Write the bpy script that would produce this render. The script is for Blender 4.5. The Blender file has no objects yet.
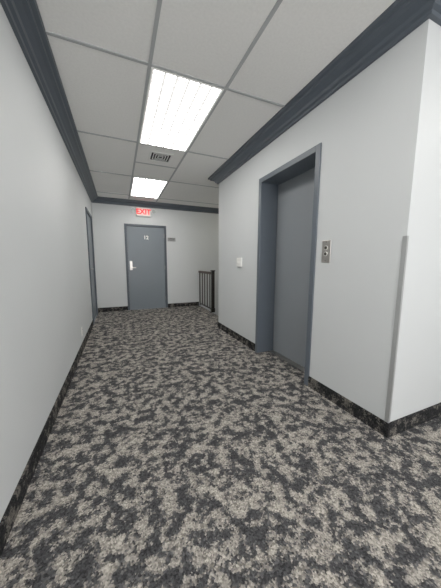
import bpy, bmesh
from math import *
from mathutils import Vector, Matrix
sc=bpy.context.scene
sc.view_settings.view_transform='Standard'
sc.view_settings.look='None'
sc.view_settings.exposure=.12
sc.view_settings.gamma=1.13
XL=-0.50; XR=1.6165; YF=6.235; YC=0.93; YE=3.93; ZC=2.60; YB=-2.6; XE=4.2; XS=3.9; XF=1.98
T=0.12
def srgb(r,g,b):
    return tuple(((c/255)/12.92 if c/255<=.04045 else ((c/255+.055)/1.055)**2.4) for c in (r,g,b))+(1,)
# ---------------- materials
def newmat(n):
    m=bpy.data.materials.new(n);m.use_nodes=True
    nt=m.node_tree;b=nt.nodes['Principled BSDF'];return m,nt,b
def N(nt,t,**k):
    n=nt.nodes.new(t)
    for a,v in k.items():
        if a in n.inputs: n.inputs[a].default_value=v
        else: setattr(n,a,v)
    return n
def plain(n,col,rough=.5,metal=0,var=.04,scale=8,bump=0,bscale=200,spec=.5):
    m,nt,b=newmat(n)
    tc=N(nt,'ShaderNodeTexCoord');no=N(nt,'ShaderNodeTexNoise',Scale=scale,Detail=4.)
    nt.links.new(tc.outputs['Object'],no.inputs['Vector'])
    cr=N(nt,'ShaderNodeValToRGB')
    cr.color_ramp.elements[0].position=.3;cr.color_ramp.elements[1].position=.7
    cr.color_ramp.elements[0].color=tuple(c*(1-var) for c in col[:3])+(1,)
    cr.color_ramp.elements[1].color=tuple(min(1,c*(1+var)) for c in col[:3])+(1,)
    nt.links.new(no.outputs['Fac'],cr.inputs['Fac']);nt.links.new(cr.outputs['Color'],b.inputs['Base Color'])
    b.inputs['Roughness'].default_value=rough;b.inputs['Metallic'].default_value=metal
    b.inputs['Specular IOR Level'].default_value=spec
    if bump:
        n2=N(nt,'ShaderNodeTexNoise',Scale=bscale,Detail=3.);nt.links.new(tc.outputs['Object'],n2.inputs['Vector'])
        bp=N(nt,'ShaderNodeBump',Strength=bump,Distance=.002);nt.links.new(n2.outputs['Fac'],bp.inputs['Height'])
        nt.links.new(bp.outputs['Normal'],b.inputs['Normal'])
    return m
M_wall=plain('wall_paint',srgb(209,212,213),.55,var=.012,scale=2,bump=.15,bscale=350,spec=.3)
M_ceil=plain('ceiling_tile',srgb(245,244,241),.85,var=.03,scale=60,bump=.5,bscale=400,spec=.1)
M_grid=plain('ceiling_grid_metal',srgb(176,178,179),.5,var=.01)
M_trim=plain('slate_trim_paint',srgb(76,84,93),.45,var=.03)
M_frame=plain('frame_paint',srgb(88,96,105),.4,var=.02)
M_door=plain('door_paint',srgb(112,121,129),.4,var=.02,scale=3)
M_elev=plain('elevator_door_paint',srgb(134,139,144),.35,var=.02,scale=3)
M_steel=plain('brushed_steel',srgb(176,172,168),.32,metal=1,var=.06,scale=30)
M_guard=plain('corner_guard_metal',srgb(172,174,174),.4,metal=.4,var=.04)
M_white=plain('white_plastic',srgb(240,240,236),.4,var=.01)
M_black=plain('dark_stained_wood',srgb(30,24,22),.35,var=.15,scale=25)
M_cap=plain('brown_handrail_wood',srgb(62,40,30),.35,var=.2,scale=25)
M_dark=plain('dark_recess',srgb(20,21,23),.7,var=.05)
M_btn=plain('button_plastic',srgb(60,55,50),.4,var=.02)
def emis(n,col,s):
    m,nt,b=newmat(n);b.inputs['Base Color'].default_value=col
    b.inputs['Emission Color'].default_value=col;b.inputs['Emission Strength'].default_value=s
    tc=N(nt,'ShaderNodeTexCoord');no=N(nt,'ShaderNodeTexNoise',Scale=20.)
    nt.links.new(tc.outputs['Object'],no.inputs['Vector'])
    mr=N(nt,'ShaderNodeMapRange');mr.inputs[3].default_value=s*.95;mr.inputs[4].default_value=s*1.05
    nt.links.new(no.outputs['Fac'],mr.inputs[0]);nt.links.new(mr.outputs[0],b.inputs['Emission Strength'])
    return m
M_red=emis('exit_red_letters',srgb(235,25,30),.7)
M_signface=emis('exit_sign_face',srgb(240,215,210),.1)
M_bulb=plain('lamp_lens',srgb(170,178,176),.2,var=.02)
def carpet(n,dark=1.0,bias=0.):
    m,nt,b=newmat(n);L=nt.links.new
    tc=N(nt,'ShaderNodeTexCoord')
    vo=N(nt,'ShaderNodeTexVoronoi',Scale=150.);L(tc.outputs['Object'],vo.inputs['Vector'])
    n1=N(nt,'ShaderNodeTexNoise',Scale=14.,Detail=5.,Roughness=.74);n1.inputs['Distortion'].default_value=.1
    L(vo.outputs['Position'],n1.inputs['Vector'])
    n2=N(nt,'ShaderNodeTexNoise',Scale=5.,Detail=2.);L(tc.outputs['Object'],n2.inputs['Vector'])
    ad=N(nt,'ShaderNodeMath',operation='MULTIPLY_ADD');ad.inputs[1].default_value=.2
    L(n2.outputs['Fac'],ad.inputs[0]);L(n1.outputs['Fac'],ad.inputs[2])
    cr=N(nt,'ShaderNodeValToRGB');e=cr.color_ramp
    e.elements[0].position=.53+bias;e.elements[0].color=tuple(c*dark for c in srgb(64,64,66)[:3])+(1,)
    e.elements[1].position=.71+bias;e.elements[1].color=tuple(c*dark for c in srgb(170,164,155)[:3])+(1,)
    a=e.elements.new(.592+bias);a.color=tuple(c*dark for c in srgb(84,84,85)[:3])+(1,)
    a=e.elements.new(.615+bias);a.color=tuple(c*dark for c in srgb(140,135,129)[:3])+(1,)
    L(ad.outputs[0],cr.inputs['Fac'])
    sep=N(nt,'ShaderNodeSeparateColor');L(vo.outputs['Color'],sep.inputs[0])
    mr=N(nt,'ShaderNodeMapRange');mr.inputs[3].default_value=.42;mr.inputs[4].default_value=1.48
    L(sep.outputs[0],mr.inputs[0])
    mx=N(nt,'ShaderNodeMix',data_type='RGBA',blend_type='MULTIPLY');mx.inputs[0].default_value=1
    L(cr.outputs['Color'],mx.inputs[6]);L(mr.outputs[0],mx.inputs[7])
    L(mx.outputs[2],b.inputs['Base Color'])
    b.inputs['Roughness'].default_value=.95;b.inputs['Specular IOR Level'].default_value=.1
    bp=N(nt,'ShaderNodeBump',Strength=.9,Distance=.005);bp.invert=True
    L(vo.outputs['Distance'],bp.inputs['Height']);L(bp.outputs['Normal'],b.inputs['Normal'])
    return m
M_carpet=carpet('carpet_tufted')
M_base=carpet('carpet_base',.42,.03)
def lens():
    m,nt,b=newmat('troffer_lens_prismatic');L=nt.links.new
    tc=N(nt,'ShaderNodeTexCoord')
    br=N(nt,'ShaderNodeTexBrick',Scale=1.);br.offset=0;br.inputs['Mortar Size'].default_value=.0125;br.inputs['Mortar Smooth'].default_value=.3
    br.inputs['Brick Width'].default_value=.0935;br.inputs['Row Height'].default_value=.0935
    br.inputs['Color1'].default_value=(1,1,1,1);br.inputs['Color2'].default_value=(1,1,1,1);br.inputs['Mortar'].default_value=(.05,.05,.05,1)
    L(tc.outputs['Object'],br.inputs['Vector'])
    m3=N(nt,'ShaderNodeMath',operation='MULTIPLY');m3.inputs[1].default_value=LENS;L(br.outputs['Color'],m3.inputs[0])
    b.inputs['Base Color'].default_value=(.6,.6,.6,1)
    b.inputs['Emission Color'].default_value=(1,.975,.93,1)
    L(m3.outputs[0],b.inputs['Emission Strength'])
    return m
LENS=11.5
M_lens=lens()
# ---------------- geometry helpers
def mesh_obj(name,boxes,parent=None,bevel=0,loc=(0,0,0)):
    """boxes: list of (x0,x1,y0,y1,z0,z1,mat)"""
    bm=bmesh.new();mats=[]
    for x0,x1,y0,y1,z0,z1,mt in boxes:
        if mt not in mats: mats.append(mt)
        i=mats.index(mt)
        v=[bm.verts.new((x,y,z)) for x in (x0,x1) for y in (y0,y1) for z in (z0,z1)]
        for f in ((0,1,3,2),(4,6,7,5),(0,4,5,1),(2,3,7,6),(0,2,6,4),(1,5,7,3)):
            bm.faces.new([v[k] for k in f]).material_index=i
    bmesh.ops.recalc_face_normals(bm,faces=bm.faces)
    return fin(name,bm,mats,parent,bevel,loc)
def fin(name,bm,mats,parent=None,bevel=0,loc=(0,0,0),smooth=False):
    me=bpy.data.meshes.new(name);bm.to_mesh(me);bm.free()
    for m in mats: me.materials.append(m)
    if smooth:
        for p in me.polygons:p.use_smooth=True
    o=bpy.data.objects.new(name,me);sc.collection.objects.link(o);o.location=loc
    if bevel:
        b=o.modifiers.new('bevel','BEVEL');b.width=bevel;b.segments=2;b.limit_method='ANGLE'
    if parent: o.parent=parent
    return o
def empty(name,loc=(0,0,0)):
    e=bpy.data.objects.new(name,None);sc.collection.objects.link(e);e.location=loc;e.empty_display_size=.1;return e
def cyl(name,p0,p1,r,mat,parent=None,seg=20,r2=None,bevel=0):
    p0=Vector(p0);p1=Vector(p1);d=p1-p0
    bm=bmesh.new()
    bmesh.ops.create_cone(bm,cap_ends=True,segments=seg,radius1=r,radius2=r if r2 is None else r2,depth=d.length)
    M=Matrix.Translation((p0+p1)/2)@d.to_track_quat('Z','Y').to_matrix().to_4x4()
    bmesh.ops.transform(bm,matrix=M,verts=bm.verts)
    return fin(name,bm,[mat],parent,bevel)
def sweep(name,path,prof,mat,closed=False,parent=None):
    """path xy polyline, interior on the right; prof list of (offset,z)"""
    n=len(path);bm=bmesh.new();rings=[]
    for i in range(n):
        p=Vector(path[i]);ds=[]
        if closed or i>0: ds.append((p-Vector(path[i-1])).normalized())
        if closed or i<n-1: ds.append((Vector(path[(i+1)%n])-p).normalized())
        ns=[Vector((d.y,-d.x)) for d in ds]
        if len(ns)==1 or (ns[0]-ns[1]).length<1e-6: m=ns[0]
        else:
            s=ns[0]+ns[1];m=s*(2/s.length_squared)
        rings.append([bm.verts.new((p.x+m.x*o,p.y+m.y*o,z)) for o,z in prof])
    k=len(prof)
    for i in range(n if closed else n-1):
        a=rings[i];b=rings[(i+1)%n]
        for j in range(k):
            bm.faces.new([a[j],a[(j+1)%k],b[(j+1)%k],b[j]])
    if not closed:
        bm.faces.new(rings[0]);bm.faces.new(rings[-1])
    bmesh.ops.recalc_face_normals(bm,faces=bm.faces)
    return fin(name,bm,[mat],parent)
# ---------------- measures
E0,E1,EZ=2.629,1.657,2.168     # elevator frame outer
L0,L1,LZ=4.93,5.90,2.13        # left door frame outer
D0,D1,DZ=.153,1.133,2.078      # far door frame outer
ZD=-2.2
# ---------------- room shell
mesh_obj('floor',[(XL,XE,YB,YC,-.1,0,M_carpet),(XL,XR+.25,YC,YE,-.1,0,M_carpet),(XL,XF,YE,YF,-.1,0,M_carpet)])
mesh_obj('ceiling',[(XL-T,XE+T,YB-T,YF+T,ZC,ZC+.1,M_ceil)])
mesh_obj('wall_left',[(XL-T,XL,YB-T,L0+.03,0,ZC,M_wall),(XL-T,XL,L1-.03,YF+T,0,ZC,M_wall),(XL-T,XL,L0+.03,L1-.03,LZ-.03,ZC,M_wall)])
mesh_obj('wall_far',[(XL,D0+.03,YF,YF+T,0,ZC,M_wall),(D1-.03,XF,YF,YF+T,0,ZC,M_wall),(D0+.03,D1-.03,YF,YF+T,DZ-.03,ZC,M_wall),(XF,XS,YF,YF+T,ZD,ZC,M_wall)])
mesh_obj('wall_right',[(XR,XR+.25,YC,E1+.03,0,ZC,M_wall),(XR,XR+.25,E0-.03,YE,0,ZC,M_wall),(XR,XR+.25,E1+.03,E0-.03,EZ-.03,ZC,M_wall),
  (XR+.25,XE,YC,YC+T,0,ZC,M_wall)])
mesh_obj('wall_stairwell_near',[(XR+.25,XS,YE-T,YE,ZD,ZC,M_wall)])
mesh_obj('wall_stairwell_right',[(XS,XS+T,YE-T,YF+T,ZD,ZC,M_wall)])
mesh_obj('wall_stairwell_under',[(XF-T,XF,YE,YF,ZD,-.1,M_wall)])
WX0,WX1,WZ0,WZ1=.1,1.9,.7,2.25
mesh_obj('wall_back',[(XL,WX0,YB-T,YB,0,ZC,M_wall),(WX1,XE,YB-T,YB,0,ZC,M_wall),(WX0,WX1,YB-T,YB,0,WZ0,M_wall),(WX0,WX1,YB-T,YB,WZ1,ZC,M_wall)])
mesh_obj('wall_side',[(XE,XE+T,YB-T,YC+T,0,ZC,M_wall)])
mesh_obj('floor_stairwell',[(XF,XS,YE,YF,ZD-.1,ZD,M_carpet)])
# added window behind the camera, invented to hold a fill light
e=empty('added_window',((WX0+WX1)/2,YB,(WZ0+WZ1)/2));a=(WX1-WX0)/2;b=(WZ1-WZ0)/2
mesh_obj('frame',[(-a,-a+.05,-.1,.015,-b,b,M_trim),(a-.05,a,-.1,.015,-b,b,M_trim),(-a+.05,a-.05,-.1,.015,-b,-b+.05,M_trim),(-a+.05,a-.05,-.1,.015,b-.05,b,M_trim),(-.02,.02,-.08,-.02,-b+.05,b-.05,M_trim)],e,.003)
ld=bpy.data.lights.new('added_fill_light','AREA');ld.shape='RECTANGLE';ld.size=WX1-WX0-.1;ld.size_y=WZ1-WZ0-.15;ld.energy=80;ld.color=(1,.99,.98)  # area light added to brighten ceiling and far wall, no known daylight source
lo=bpy.data.objects.new('added_fill_light',ld);sc.collection.objects.link(lo);lo.location=((WX0+WX1)/2,YB-.09,(WZ0+WZ1)/2)
lo.rotation_euler=(pi/2+.12,0,0)
# crown
z=ZC
prof=[(0,z),(0,z-.115),(.022,z-.115),(.026,z-.098),(.045,z-.09),(.052,z-.07),(.085,z-.05),(.11,z-.045),(.115,z-.028),(.14,z-.022),(.145,z)]
sweep('trim_crown',[(XL,YB),(XL,YF),(XS,YF),(XS,YE),(XR,YE),(XR,YC),(XE,YC),(XE,YB)],prof,M_trim,closed=True)
bp=[(0,0),(.012,0),(.012,.095),(.009,.102),(0,.102)]
sweep('baseboard_left',[(XL,YB),(XL,L0)],bp,M_base)
sweep('baseboard_far',[(XL,L1),(XL,YF),(D0,YF)],bp,M_base)
sweep('baseboard_far',[(D1,YF),(XF,YF)],bp,M_base)
sweep('baseboard_right',[(XR+.2,YE),(XR,YE),(XR,E0)],bp,M_base)
sweep('baseboard_right',[(XR,E1),(XR,YC),(XE,YC)],bp,M_base)
sweep('baseboard_back',[(XE,YB),(XL,YB)],bp,M_base)
# ceiling grid
g=[];gw=.012
gx=[-.335,.275,.885,1.495]
for x in gx[1:3]: g.append((x-gw,x+gw,YB,YF,ZC-.006,ZC,M_grid))
for x in gx[3:]: g.append((x-gw,x+gw,YB,YC-.15,ZC-.006,ZC,M_grid))
for k in range(1,4):
    x=1.495+.61*k; g.append((x-gw,x+gw,YB,YC-.15,ZC-.006,ZC,M_grid))
Y0=2.0-1.235*4
for i in range(8):
    y=Y0+1.235*i
    if y<YB: continue
    x1=XE if y<YC-.2 else (XR if y<YE else XS)
    xs=[XL]+[x for x in gx[1:3]]+[x1]
    for a,b in zip(xs[:-1],xs[1:]): g.append((a+gw if a>XL else a,b-gw,y-gw,y+gw,ZC-.0055,ZC,M_grid))
g.append((gx[1]+gw,gx[2]-gw,3.235+.61-gw,3.235+.61+gw,ZC-.0055,ZC,M_grid))
mesh_obj('ceiling_grid',g)
# troffers
def troffer(x,y,w=.61,l=1.235):
    e=empty('ceiling_light',(x+w/2,y+l/2,ZC))
    a,b=w/2-.012,l/2-.012;f=.011
    mesh_obj('frame',[(-a,-a+f,-b,b,-.012,-.004,M_white),(a-f,a,-b,b,-.012,-.004,M_white),(-a+f,a-f,-b,-b+f,-.012,-.004,M_white),(-a+f,a-f,b-f,b,-.012,-.004,M_white)],e,.002)
    mesh_obj('lens',[(-a+f,a-f,-b+f,b-f,-.01,-.005,M_lens)],e)
for (x,y) in [(.275,2.0),(.275,4.47),(.275,-.47),(2.715,-.47)]:
    troffer(x,y)
# air vent
e=empty('air_vent',(.59,3.54,ZC))
vb=[(-.15,.15,-.15,-.125,-.014,-.004,M_white),(-.15,.15,.125,.15,-.014,-.004,M_white),(-.15,-.125,-.125,.125,-.014,-.004,M_white),(.125,.15,-.125,.125,-.014,-.004,M_white),
 (-.125,.125,-.125,.125,-.005,-.001,M_dark)]
mesh_obj('vent_frame',vb,e,.002)
sl=[]
for r in (.1,.068,.036):
    w=.01
    for q in [(-r,r,-r,-r+w),(-r,r,r-w,r),(-r,-r+w,-r+w,r-w),(r-w,r,-r+w,r-w)]: sl.append(q+(-.008,-.004,M_white))
mesh_obj('louvers',sl,e)
# ---------------- elevator
e=empty('elevator_entrance',(XR,(E0+E1)/2,0))
def P(x0,x1,y0,y1,z0,z1,m): # to local
    return (x0-XR,x1-XR,y0-(E0+E1)/2,y1-(E0+E1)/2,z0,z1,m)
fw=.055
mesh_obj('frame',[P(XR-.012,XR+.235,E0-fw,E0,0,EZ,M_frame),P(XR-.012,XR+.235,E1,E1+fw,0,EZ,M_frame),P(XR-.012,XR+.235,E1+fw,E0-fw,EZ-fw,EZ,M_frame)],e,.004)
mesh_obj('sliding_door',[P(XR+.24,XR+.28,E1-.05,E0+.05,.006,EZ+.05,M_elev)],e,.003)
mesh_obj('sill',[P(XR+.17,XR+.235,E1+fw,E0-fw,0,.006,M_steel)],e)
# call panel
yb=1.54
e=empty('elevator_call_button',(XR,yb,1.262))
mesh_obj('plate',[(-.008,0,-.045,.045,-.092,.092,M_steel)],e,.003)
cyl('button_up',(-.007,0,.03),(-.014,0,.03),.014,M_btn,e)
cyl('button_ring_up',(-.007,0,.03),(-.011,0,.03),.019,M_white,e)
cyl('button_down',(-.007,0,-.02),(-.014,0,-.02),.014,M_btn,e)
cyl('button_ring_down',(-.007,0,-.02),(-.011,0,-.02),.019,M_white,e)
for s in(-1,1): cyl('screw',(-.007,0,.078*s),(-.0095,0,.078*s),.004,M_btn,e,10)
# light switch
e=empty('light_switch',(XR,3.11,1.175))
mesh_obj('plate',[(-.026,0,-.066,.066,-.062,.062,M_white)],e,.004)
for s in(-1,1): mesh_obj('toggle',[(-.036,-.024,s*.023-.005,s*.023+.005,-.012,.012,M_white)],e,.002)
# outlet
e=empty('wall_outlet',(XL,3.58,.25))
mesh_obj('plate',[(0,.006,-.036,.036,-.058,.058,M_white)],e,.002)
for s in(-1,1):
    mesh_obj('socket',[(.005,.009,-.017,.017,s*.024-.014,s*.024+.014,M_white)],e,.002)
    mesh_obj('slot',[(.0085,.0095,-.009,-.005,s*.024-.005,s*.024+.006,M_dark),(.0085,.0095,.005,.009,s*.024-.005,s*.024+.006,M_dark)],e)
# corner guard
mesh_obj('corner_guard',[(XR-.004,XR,YC-.004,YC+.022,.103,1.33,M_guard),(XR,XR+.012,YC-.004,YC,.103,1.33,M_guard)])
# ---------------- far door
e=empty('door_1',((D0+D1)/2,YF,0));cx=(D0+D1)/2;w=(D1-D0)/2;f=.05
mesh_obj('frame',[(-w,-w+f,-.02,.11,0,DZ,M_trim),(w-f,w,-.02,.11,0,DZ,M_trim),(-w+f,w-f,-.02,.11,DZ-f,DZ,M_trim)],e,.004)
mesh_obj('slab',[(-w+f+.003,w-f-.003,.005,.05,.008,DZ-f-.003,M_door)],e,.002)
mesh_obj('backing',[(-w+f,w-f,.09,.105,0,DZ-f,M_dark)],e)
hx=-w+f+.07
mesh_obj('lock_plate',[(hx-.03,hx+.03,-.003,.006,.98,1.2,M_steel)],e,.003)
cyl('deadbolt',(hx,-.003,1.17),(hx,-.025,1.17),.03,M_steel,e)
cyl('knob_neck',(hx,-.003,1.04),(hx,-.05,1.04),.014,M_steel,e)
mesh_obj('lever',[(hx-.012,hx+.11,-.062,-.045,1.03,1.052,M_steel)],e,.005)
for zz in(.25,1.04,1.83): cyl('hinge',(w-f,-.004,zz-.05),(w-f,-.004,zz+.05),.009,M_steel,e,12)
def text(name,s,size,mat,loc,rot,parent,ext=.002,off=.015):
    c=bpy.data.curves.new(name,'FONT');c.body=s;c.size=size;c.extrude=ext;c.align_x='CENTER';c.align_y='CENTER';c.offset=size*off
    o=bpy.data.objects.new(name,c);sc.collection.objects.link(o);o.location=loc;o.rotation_euler=rot;c.materials.append(mat);o.parent=parent
    return o
text('door_number','12',.12,M_white,(0.0,.003,1.77),(pi/2,0,0),e,.002,.03)
# nameplate
M_plaque=plain('plaque_grey',srgb(150,152,152),.4,var=.02)
e=empty('room_sign',(1.265,YF,1.75))
mesh_obj('plate',[(-.1,.1,-.01,0,-.045,.045,M_plaque)],e,.002)
text('lettering','OFFICE',.045,M_dark,(0,-.011,.014),(pi/2,0,0),e,.001)
text('lettering_small','SUITE 12',.026,M_dark,(0,-.011,-.022),(pi/2,0,0),e,.001)
# exit sign
e=empty('exit_sign',(.60,YF,2.365))
mesh_obj('housing',[(-.165,.165,-.05,0,-.1,.1,M_white)],e,.008)
mesh_obj('face',[(-.15,.15,-.053,-.05,-.085,.085,M_signface)],e,.002)
text('letters','EXIT',.165,M_red,(0,-.055,0),(pi/2,0,0),e,.002,.03)
for s in(-1,1):
    cyl('lamp_arm',(s*.16,-.025,0.03),(s*.21,-.03,.03),.012,M_white,e)
    cyl('lamp_head',(s*.235,.0,0.035),(s*.235,-.085,.02),.035,M_white,e,24,.05,.003)
    cyl('lamp_glass',(s*.235,-.085,0.02),(s*.235,-.09,.019),.044,M_bulb,e,24)
# ---------------- left door
e=empty('door_2',(XL,(L0+L1)/2,0));w=(L1-L0)/2
mesh_obj('frame',[(-.115,.02,-w,-w+f,0,LZ,M_trim),(-.115,.02,w-f,w,0,LZ,M_trim),(-.115,.02,-w+f,w-f,LZ-f,LZ,M_trim)],e,.004)
mesh_obj('slab',[(-.055,-.01,-w+f+.003,w-f-.003,.008,LZ-f-.003,M_door)],e,.002)
cyl('knob_neck',(-.01,-w+.12,1.04),(.04,-w+.12,1.04),.012,M_steel,e)
mesh_obj('lever',[(.035,.05,-w+.11,-w+.23,1.03,1.052,M_steel)],e,.005)
# ---------------- stairs and railing
st=[];n=9;tr=.2;ri=.2
for i in range(n):
    x0=XF+.005+i*tr; st.append((x0,x0+tr,YE+.01,5.22,ZD,-(i+1)*ri,M_carpet))
mesh_obj('stairs',st)
e=empty('stair_railing',(XF+.03,5.24,0))
nw=.035
mesh_obj('newel_post',[(-nw,nw,-nw,nw,0,.97,M_black),(-nw-.01,nw+.01,-nw-.01,nw+.01,.97,.995,M_black),(-nw-.008,nw+.008,-nw-.008,nw+.008,0,.1,M_black)],e,.004)
ln=YF-5.24
mesh_obj('handrail',[(-.035,.035,nw,ln,.895,.955,M_cap)],e,.008)
mesh_obj('wall_post',[(-.012,.012,ln-.03,ln,0,.9,M_black)],e,.004)
mesh_obj('bottom_rail',[(-.015,.015,nw,ln-.03,.05,.075,M_black)],e,.004)
for i in range(4):
    y=.2+i*.19
    mesh_obj('baluster',[(-.01,.01,y-.012,y+.012,.075,.9,M_black)],e,.003)
# fascia
mesh_obj('trim_landing_edge',[(XF,XF+.012,5.22,YF,-.16,0,M_trim)])
# ---------------- stairwell lamp
e=empty('stairwell_ceiling_light',(2.75,5.1,ZC))
cyl('base',(0,0,-.03),(0,0,0),.17,M_white,e,40)
M_globe=emis('frosted_globe',(1,.95,.8,1),18.)
bm=bmesh.new();bmesh.ops.create_uvsphere(bm,u_segments=32,v_segments=16,radius=.15)
bmesh.ops.transform(bm,matrix=Matrix.Translation((0,0,-.03))@Matrix.Diagonal((1,1,.5,1)),verts=bm.verts)
fin('globe',bm,[M_globe],e,smooth=True)
# world (enclosed interior)
w=bpy.data.worlds.new('world');sc.world=w;w.use_nodes=True
w.node_tree.nodes['Background'].inputs[0].default_value=(.6,.65,.7,1);w.node_tree.nodes['Background'].inputs[1].default_value=.3
# ---------------- camera
cam=bpy.data.cameras.new('camera');co=bpy.data.objects.new('camera',cam);sc.collection.objects.link(co);sc.camera=co
yaw,pit,rol=.3987,.1288,.0037
cy,sy=cos(yaw),sin(yaw);cp,sp=cos(pit),sin(pit)
F=Vector((sy*cp,cy*cp,-sp));R=Vector((cy,-sy,0));U=R.cross(F)
R2=R*cos(rol)+U*sin(rol);U2=U*cos(rol)-R*sin(rol)
M=Matrix((R2,U2,-F)).transposed().to_4x4();M.translation=Vector((0,0,1.1626))
co.matrix_world=M
cam.sensor_fit='VERTICAL';cam.sensor_height=24;cam.lens=24*239.5/588;cam.clip_start=.01
